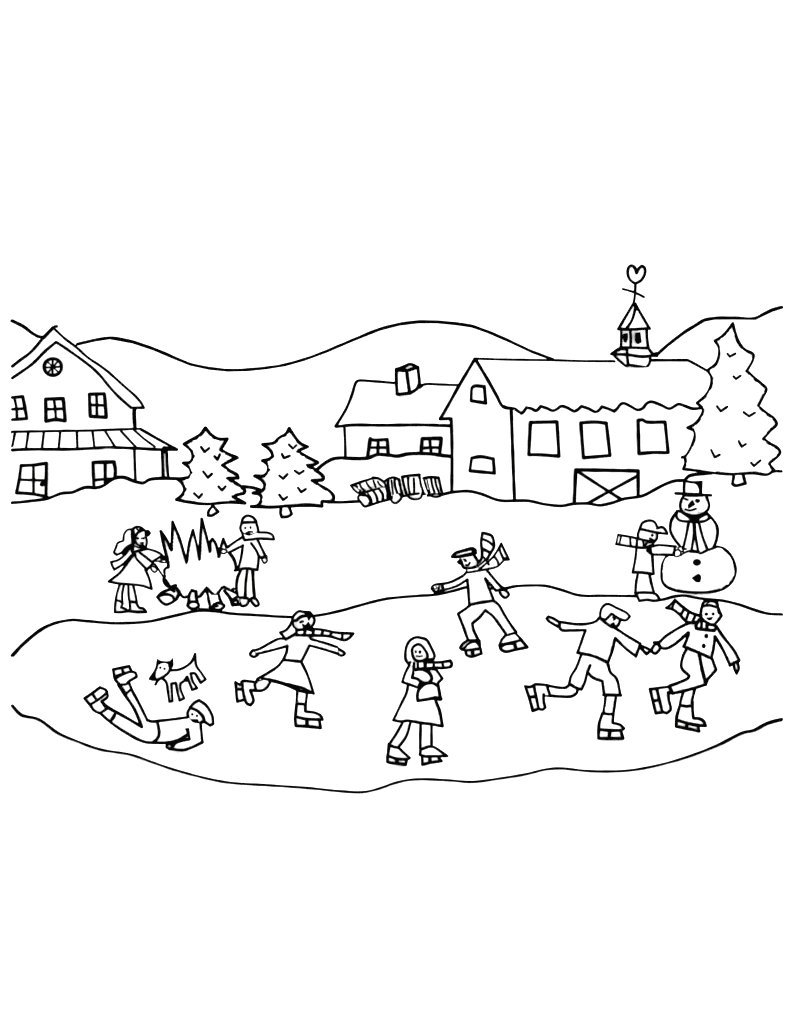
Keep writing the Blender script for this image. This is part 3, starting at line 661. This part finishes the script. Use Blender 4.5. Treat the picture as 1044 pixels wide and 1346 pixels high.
skate(t, '555,785 615,785 620,840 690,850 735,875 748,903 620,900 555,885', ['550,785 545,840 540,890 w4.2', '555,783 615,788 w3.8', '615,788 618,842 690,852 735,875 748,905 w3.8', '550,885 620,900 748,905 w3.8'],
      '538,888 730,905 736,968 545,955', ['538,888 545,953 630,957 735,968 725,908 w4.2', '630,900 630,955 w4.6'])

# fallen skater
t = Thing('person', 'fallen skater lying on the ice in a long knit cap, legs in the air', 'person', ZL, 205, 989, u=.9)
t.part('body', '800,400 850,380 880,480 870,520 855,540 868,655 735,708 640,702 620,685 640,665 525,655 430,638 240,520 165,455 210,428 250,440 440,545 330,325 280,240 360,245 425,375 490,505 555,512 765,487 765,440',
       ['785,420 766,450 772,495 800,520 832,532 868,515 w3.8', '.797,465,8', '.829,476,8', '#788,502 832,503 838,520 812,527', '~620,688 636,665 665,675 652,700 w3.8', '210,430 250,435 265,462 235,512 w3.6', '310,282 345,322 380,295 w3.6'])
t.part('trousers', '200,435 265,440 350,490 450,548 400,430 335,320 378,280 420,370 490,505 558,515 568,600 525,658 430,640 340,590 235,515 265,465',
       ['185,385 205,405 260,440 350,490 450,550 w4.2', '450,550 400,430 330,325 290,262 w4.2', '365,250 385,300 425,375 490,505 w3.9', '165,457 250,530 340,590 430,640 480,657 525,660 w3.9', '490,505 520,513 558,513 w3.9', '230,430 268,450 262,485 235,512 w3.4', '345,322 378,292 w3.4'], 8, .5, 8)
t.part('sweater', '558,513 650,500 765,485 800,520 855,530 868,655 800,690 735,708 660,695 640,665 530,658 568,600', ['530,513 650,500 765,485 w3.8', '558,513 570,600 555,635 525,660 w4', '525,660 620,660 700,640 770,600 w3.8', '#752,565 772,562 782,640 768,605', '778,635 720,648 680,665 662,692 w3.8', '#640,668 700,640 755,605 770,610 700,650 655,682', '855,530 862,600 868,657 800,690 735,710 640,702 w3.9'], 9.5, .6, 8)
t.part('hat', '780,418 812,385 845,368 895,405 935,475 942,530 920,542 880,515 870,480 830,440', ['780,418 812,385 845,368 895,405 935,475 942,530 920,542 880,515 w3.9', '785,420 830,440 870,480 880,515 865,520 w4.2'], 13, .5, 7)
skate(t, '265,205 380,172 410,183 416,208 370,235 355,250 310,268 280,240', ['262,205 272,232 310,270 w3.8', '275,215 310,195 380,172 410,183 416,208 370,235 350,252 w3.8', '305,262 345,258 365,250 w3.4'],
      '255,155 365,133 382,172 268,210', ['262,205 254,157 365,134 382,172 w4', '275,200 318,185 w3', '315,148 325,182 w3.8'])
skate(t, '98,400 205,315 216,345 175,378 210,428 160,457 125,440', ['95,400 125,440 160,457 w3.8', '95,400 150,365 210,318 w3.6', '212,308 216,345 175,378 210,428 165,457 w3.8'],
      '58,355 165,278 207,300 212,318 95,400', ['95,400 58,355 110,320 165,279 205,298 213,312 w4', '112,325 135,358 w3.8'])

WK = 1.0
# dog
t = Thing('dog', 'small dog with black ears and muzzle standing on the ice', 'dog', ZL, 235, 925.5, u=.5)
t.part('dog', '565,95 600,105 658,90 655,155 720,155 785,118 818,52 826,130 890,225 855,250 815,188 792,188 830,285 797,298 765,213 718,252 740,355 710,370 685,252 655,258 660,375 640,378 618,245 590,215 545,228 507,222 548,155',
       ['562,95 548,155 505,222 545,228 590,213 640,168 640,125 w3.8', '#558,88 580,100 645,102 662,83 664,130 645,160 632,118 600,108 570,118', '#503,222 545,165 543,210 548,228 525,232', '545,260 562,232 590,213 w4', '.578,145,8', '.607,152,8', '648,162 710,156 770,125 800,92 818,50 w4', '#803,95 818,48 824,100', '818,50 826,130 860,180 890,225 855,250 835,215 815,185 788,185 w3.8', '788,185 800,235 832,285 797,298 770,230 760,208 738,240 718,252 w3.8', '718,252 716,285 742,355 710,370 695,310 685,250 655,256 w3.8', '655,256 662,375 640,378 630,310 618,245 590,218 w3.8', '755,235 762,208 770,235 w4'], 1, .8, 9, step=4)

WK = 1.08
# fire: flames, logs, stick
FY = gy(805)
t = Thing('bonfire', 'bonfire with tall pointed flames on the snowy bank', 'bonfire', ZF, 265, 799, Y=FY+.9, u=.8, empty=True)
t.part('flame', '70,175 115,240 155,325 165,97 220,230 275,425 300,270 330,165 380,400 400,75 465,338 485,235 540,375 575,235 605,310 655,390 680,485 700,560 690,700 640,660 580,625 520,692 440,632 385,702 350,705 320,650 280,705 250,705 215,655 180,620 100,560 98,490 130,465 128,430',
       ['100,560 104,530 97,490 110,472 130,465 w3.4', '130,465 128,430 95,290 70,175 w4.4', '70,175 115,240 155,325 w4.4', '75,185 92,235 w5', '155,325 162,200 165,97 w4', '165,97 220,230 278,425 w4', '278,425 300,270 330,165 w4', '330,165 360,280 382,400 w3.6', '382,400 390,220 400,75 w4', '400,75 440,220 468,338 w4', '468,338 470,260 487,235 512,270 540,378 w4', '540,375 555,300 575,235 605,310 w3.9', '530,315 548,320 540,378 w4.6', '622,345 655,388 672,430 680,488 w4.2',
        '180,618 215,655 245,703 265,708 285,702 w3.8', '360,706 385,700 415,665 440,632 500,690 525,690 w3.9', '525,690 555,640 580,625 640,660 690,702 w3.9', '640,660 657,640 w3.8', '650,650 665,668 w3.8'], 1, .8, 14, fill=WHITE)
def flog(label, ox, poly, strokes, endp, ends, dy=0.0):
    t = Thing('firewood_log', label, 'log', ZF, ox, 799, Y=FY-dy, u=.8, group='logs of the bonfire', empty=True)
    t.part('bark', poly, strokes, 3, .8, 8)
    if endp: t.part('cut_end', endp, ends, 8, .3, 4)
flog('log at the left edge of the bonfire, by the tip of the stick', 222, '42,705 80,665 130,645 190,632 218,675 195,725 110,765', ['42,705 75,672 130,647 190,632 w4', '160,622 190,612 w5', '190,630 217,675 197,722 w4.6', '150,640 178,660 w4'], '45,705 100,685 150,692 175,720 110,765', ['42,705 80,688 130,685 165,700 175,720 w3.8', '42,705 75,745 110,766 150,755 197,722 w4'], .3)
flog('short upright log with a round end, second from the left of the fire', 254, '300,690 320,650 355,665 372,780 335,802 285,775', ['285,775 294,740 300,685 320,650 355,660 w4', '355,660 358,710 373,780 w4.2', '340,655 357,665 w4'], '290,770 305,746 360,748 376,775 345,800 305,795', ['~288,772 305,747 362,748 377,775 345,800 308,796 w4'], .35)
flog('pointed split log in the middle of the fire', 268, '440,634 475,720 480,805 375,805 380,705', ['440,634 452,710 470,800 w4', '378,800 480,806 w2.4', '360,706 385,700 415,665 440,632 500,690 w3.6'], None, None, .25)
flog('log with a round cracked end lying right of the pointed log', 287, '480,690 545,690 582,775 548,808 495,790', ['540,690 548,725 562,752 w4.2'], '493,780 530,752 582,775 550,808 505,805', ['~492,782 530,752 583,775 550,808 505,806 w4', '505,780 530,778 w3', '480,790 500,760 w3.6'], .35)
flog('log propped against the flames beside the boy in the cap', 308, '580,640 690,700 710,765 652,772 630,720', ['583,655 630,715 650,772 w4.4', '690,702 650,728 w4.4', '650,770 705,765 w4', '@655,735 690,733 695,762 655,766 w3.6'], None, None, .3)
WK = 0.92
# girl by the fire
t = Thing('person', 'girl with long blowing hair poking the bonfire with a stick', 'person', ZG, 175, 808, u=.75)
t.part('body', '420,210 500,215 540,270 545,400 545,450 690,500 770,580 700,600 620,590 665,690 640,715 600,690 545,690 570,860 400,870 435,1075 355,1070 340,870 300,870 265,1080 195,1040 240,860 140,815 330,600 400,490 385,400 390,250',
       ['420,310 416,355 450,402 505,415 w3.4', '538,300 550,360 540,430 w3.8', '.445,328,15,12', '488,330 532,320 w2.4', '.512,330,12,10', '#468,377 510,370 512,395 492,398', '235,860 205,960 190,1040 w3.8', '287,865 268,960 272,1080 w4', '335,865 340,1000 352,1060 w3.8', '395,868 425,1000 437,1080 w4', '~598,650 640,655 667,690 640,717 602,690 w2.8', '690,580 740,566 772,590 760,605 720,602 690,595 w2.8'])
t.part('coat', ['405,500 330,600 240,720 115,820 230,843 400,858 500,872 605,905 580,800 540,690 620,610 480,490 415,490', '400,490 550,447 620,465 700,500 760,560 690,580 620,590 480,490'],
       ['405,508 330,600 240,720 112,820 w4.2', '112,822 230,845 400,858 500,872 605,908 w4', '605,906 580,800 532,680 w4', '410,500 430,560 480,615 555,690 w3.7', '465,490 540,545 622,612 w3.8', '545,690 622,615 w4.4', '550,447 620,465 700,500 760,560 w4', '620,590 690,545 715,530 w3.8', '480,490 620,590 760,570 w2', '#700,545 715,532 758,562 735,560 705,568'], 9.5, .5, 8)
t.part('hair', '375,225 330,228 290,275 278,355 215,380 195,430 172,488 205,518 260,495 330,420 390,385 405,300 395,225', ['375,223 330,228 290,275 278,355 215,380 195,430 170,488 200,518 260,492 300,445 330,420 385,390 w3.6', '180,500 205,515 w4'], 11, .5, 7)
t.part('hat', '378,225 430,195 480,203 530,240 500,240 450,262 410,315 388,400', ['380,222 381,300 390,405 w4.8', '393,225 398,260 415,310 w3.6', '382,220 432,195 480,203 528,240 w4', '412,312 450,260 505,232 w4.6', '408,310 412,380 w4', '432,215 448,237 470,222 w2.6', '#528,238 572,238 592,268 570,298 545,308 530,285'], 13, .4, 5)
t.part('scarf', ['390,405 450,428 530,425 545,448 400,485', '350,430 385,420 392,510 280,620 175,688 138,598 220,572 290,520'], ['388,400 383,480 395,495 w4.8', '392,408 450,432 530,428 w2.8', '500,412 545,440 w4', '395,488 470,465 555,448 w4', '360,432 290,520 220,575 138,597 w3.8', '138,597 152,640 175,688 280,620 390,508 w4', '268,505 310,450 370,410 w3.4', '275,515 330,455 w3'], 15, .5, 5)
t.part('shoe', '190,1035 250,1050 272,1080 255,1115 310,1140 330,1163 182,1175', ['193,1035 185,1100 182,1172 w4.2', '195,1035 240,1045 272,1075 w3.8', '270,1080 255,1118 310,1138 335,1165 w4', '182,1172 260,1172 340,1162 w4.2'], 6, .4, 4)
t.part('shoe', '355,1055 430,1060 460,1118 510,1130 542,1170 350,1165', ['350,1060 355,1110 350,1162 w4', '352,1052 430,1058 w4.4', '432,1070 460,1118 510,1130 542,1170 w4.2', '340,1160 440,1170 542,1170 w4.6'], 6, .4, 4)
st = Thing('stick', 'long stick with a charred tip held into the bonfire by the girl', 'stick', ZG, 215, 799, Y=t.Y-.35, u=.75)
mbs = MB(); marks(mbs, ZG, ['640,622 700,710 750,785 w3.6', '#730,785 762,790 800,840 832,888 785,888 735,832', '820,885 860,870 880,890 w4'], lambda x, y: st.Y, 3.4)
props(mbs.build('stick', st.org), st.lab, st.cat)
WK = 0.97
# boy by the fire
t = Thing('person', 'boy in a knit cap warming one hand over the bonfire, scarf blown sideways', 'person', ZF, 325, 800, u=.75)
t.part('body', '735,80 770,55 815,65 845,110 855,185 850,240 920,385 930,410 905,432 885,400 860,390 845,480 828,715 695,705 685,570 700,480 728,295 620,345 580,355 555,338 600,315 730,215 715,150',
       ['722,110 711,150 732,200 w4', '843,108 858,168 852,190 w3.9', '730,192 782,211 842,195 w3.8', '.752,148,9', '.795,144,8,11', '755,193 780,178 810,179 w2.8', '760,197 790,192 w2', '~553,340 578,356 605,335 575,318 w2.6', '542,308 600,325 w2.6', '~885,398 912,385 930,410 907,433 w2.8'], dy=-.12)
t.part('coat', '730,215 850,240 885,310 922,388 865,392 850,487 755,472 690,485 715,400 730,290 620,346 605,305 660,265', ['728,220 660,265 605,305 w4', '618,348 670,322 732,290 w3.9', '732,288 715,400 690,487 w4', '668,490 700,485 755,474 850,487 w4.2', '852,240 885,310 925,392 w4', '800,272 840,328 862,375 w3.8', '862,375 858,430 850,487 w4.2', '862,388 895,385 922,375 w4.6'], 9.5, .5, 8, dy=-.12)
t.part('trousers', '700,482 835,487 830,715 690,705 680,570', ['715,490 690,545 680,620 688,700 w4.3', '768,490 755,600 752,712 w4.2', '812,490 818,600 828,715 w5', '690,705 750,715 w3.6'], 8, .4, 6, dy=-.12)
t.part('hat', '722,105 732,72 765,48 810,58 840,100', ['722,105 732,72 765,48 810,58 832,80 842,102 w4.2', '722,106 780,102 842,102 w4.2'], 12, .5, 5, dy=-.12)
t.part('scarf', '735,195 782,212 860,182 940,187 975,207 985,240 850,235 745,245', ['855,182 940,187 975,207 985,240 w3.9', '985,240 850,234 800,240 745,246 730,200 w4'], 14, .5, 5, dy=-.12)
t.part('shoe', '695,715 780,722 760,772 720,776', ['~700,715 780,722 762,770 722,776 w4.2'], 6, .4, 4, dy=-.12)
t.part('shoe', '795,720 830,712 862,765 835,780', ['~795,722 830,712 862,765 838,780 w4.2'], 6, .4, 4, dy=-.12)

WK = 1.02
# snowman
t = Thing('snowman', 'big snowman in a top hat and shawl with two coal buttons', 'snowman', ZW, 918, 781.5, u=1.0, empty=True)
SB = '445,640 405,720 405,800 420,850 520,905 620,918 780,916 880,890 950,830 970,740 940,650 880,585 830,570 760,600 700,620 640,605 560,625'
bd = t.part('lower_body', SB, ['447,640 415,700 405,760 410,830 440,875 520,907 620,920 780,917 880,890 948,830 970,745 942,655 885,590 830,572 w4.2', '800,580 830,572 w4'], 3, .75, 38, step=5, rim=4.4)
t.part('upper_body', '520,300 480,370 472,450 500,510 545,570 570,620 640,605 700,620 760,597 800,575 830,450 815,390 755,325 650,330', ['515,312 480,370 472,450 500,510 548,572 w4.2', '758,322 815,390 833,440 825,520 803,577 w4.2'], 8, .7, 20, fill=SNOW, step=5, rim=4.4)
hd_ = t.part('head', '565,185 545,250 560,300 610,335 680,335 740,310 768,265 750,190 660,180', ['572,185 552,225 548,275 570,310 620,333 680,335 740,310 768,265 748,185 w4.2', '582,207 604,215 w3', '.680,222,17,14', '587,287 620,296 668,283 w3'], 10, .75, 16, step=4, rim=3.6)
t.ink('nose', '#640,222 656,250 612,276 610,256', 24, hd_)
t.ink('button', '.675,692,28,23', 32, bd); t.ink('button', '#642,812 685,783 702,800 696,838 672,838', 32, bd)
t.part('shawl', ['520,300 545,300 600,335 635,345 640,385 540,372 520,345', '690,345 755,318 772,350 740,375 680,388', '605,385 690,385 720,500 755,595 700,618 640,603 570,592'],
       ['@522,300 548,302 600,335 632,358 620,382 540,370 520,345 w3.9', '690,350 755,318 775,352 740,375 685,385 w3.9', '#628,342 695,342 685,388 635,388', '612,388 592,490 568,590 w3.8', '650,388 652,470 634,605 w3.6', '658,388 664,480 685,612 w3.6', '690,388 720,500 757,597 w3.8', '625,608 690,612 w4', '570,590 592,590 w3', '545,635 600,610 640,604 680,612 700,622 760,597 830,572 w3.4'], 24, .4, 6)
ht = t.part('top_hat', ['578,72 640,80 712,75 706,170 578,172', '512,160 640,166 782,176 782,184 640,180 512,170'], ['580,70 576,120 577,172 w4', '540,72 580,70 640,80 712,76 w3.4', '#640,80 714,74 711,168 697,168 690,120 675,95', '512,165 640,172 782,180 w4.2', '575,178 640,182 720,180 w4'], 22, .4, 6)
WK = .97
# child by the snowman
t = Thing('person', 'child in a peaked cap reaching to the snowman, scarf blown out behind', 'person', ZW, 848, 793, u=.7)
t.part('body', '245,420 310,385 365,440 372,500 340,550 380,562 510,572 560,578 568,608 545,640 500,640 340,632 342,780 318,790 340,920 210,920 220,780 190,765 212,580 225,500',
       ['235,440 224,480 226,505 w3.8', '372,465 370,510 340,548 w3.9', '.335,485,10', '318,510 345,525 w4', '~508,605 540,595 550,635 508,648 w2.6', '~530,580 560,572 572,605 548,608 w2.4', '565,590 592,588 w2.8', '550,640 575,620 w2.8'])
t.part('coat', ['213,580 330,570 340,640 343,780 185,768', '300,592 325,572 380,560 515,570 495,635 420,635 330,628'], ['213,580 205,660 185,768 w3.9', '185,768 260,770 342,782 w4.2', '335,635 345,780 w4.2', '325,572 380,560 515,570 w3.9', '310,583 297,600 330,628 420,634 495,636 w3.8', '510,573 495,634 w3.8'], 9.5, .5, 8)
t.part('trousers', '220,780 318,785 345,920 203,922', ['222,785 210,850 205,920 w4', '315,785 328,850 347,918 w4.2', '200,925 270,922 340,925 w3.9'], 8, .5, 7)
t.part('cap', '235,445 260,390 310,372 350,382 378,425 410,422 440,450 450,475 370,465', ['235,445 260,390 310,372 350,382 378,430 w4', '372,432 410,422 440,450 450,475 370,465 245,438 w3.9'], 13, .5, 6)
t.part('scarf', '75,482 160,495 225,510 330,535 325,565 275,580 180,572 60,552', ['75,482 160,495 225,510 330,535 w3.8', '73,480 58,552 w3', '58,552 180,572 275,580 335,560 w3.9', '98,488 84,550 w2.6', '165,500 170,568 w3.6', '220,508 215,575 w3.6', '265,528 272,575 w3.4', '275,565 300,540 328,538 w3.4'], 15, .5, 5)
t.part('boot', '212,930 340,925 368,938 395,980 300,978 235,985', ['212,930 235,985 300,978 345,985 395,980 368,938 340,925 w4'], 6, .4, 4)

# ------------------------------------------------------------------ light: bright white overcast sky and a veiled sun
w = bpy.data.worlds.new('World'); scn.world = w; w.use_nodes = True
bg = w.node_tree.nodes['Background']; bg.inputs['Color'].default_value = (1, 1, 1, 1); bg.inputs['Strength'].default_value = 1.0
sl = bpy.data.lights.new('veiled_sun', 'SUN'); sl.energy = .6; sl.angle = math.radians(60); sl.color = (1, .99, .97)
so = bpy.data.objects.new('veiled_sun', sl); COL.objects.link(so); so.rotation_euler = (math.radians(30), 0, math.radians(-15)); so.location = (0, 0, 60)
cam = bpy.data.cameras.new('camera'); co = bpy.data.objects.new('camera', cam); COL.objects.link(co)
co.location = (0, 0, H); co.rotation_euler = (math.radians(90), 0, 0)
cam.sensor_fit = 'HORIZONTAL'; cam.sensor_width = 36; cam.lens = F*36/1044
cam.shift_y = -(673-HY)/1044; cam.clip_start = .1; cam.clip_end = 9000
scn.camera = co
vs_ = scn.view_settings
scn.display_settings.display_device = 'sRGB'
vs_.view_transform = 'Standard'; vs_.look = 'None'; vs_.gamma = 1; vs_.exposure = 1.2
scn.render.film_transparent = False
scn.cycles.max_bounces = 8; scn.cycles.diffuse_bounces = 6
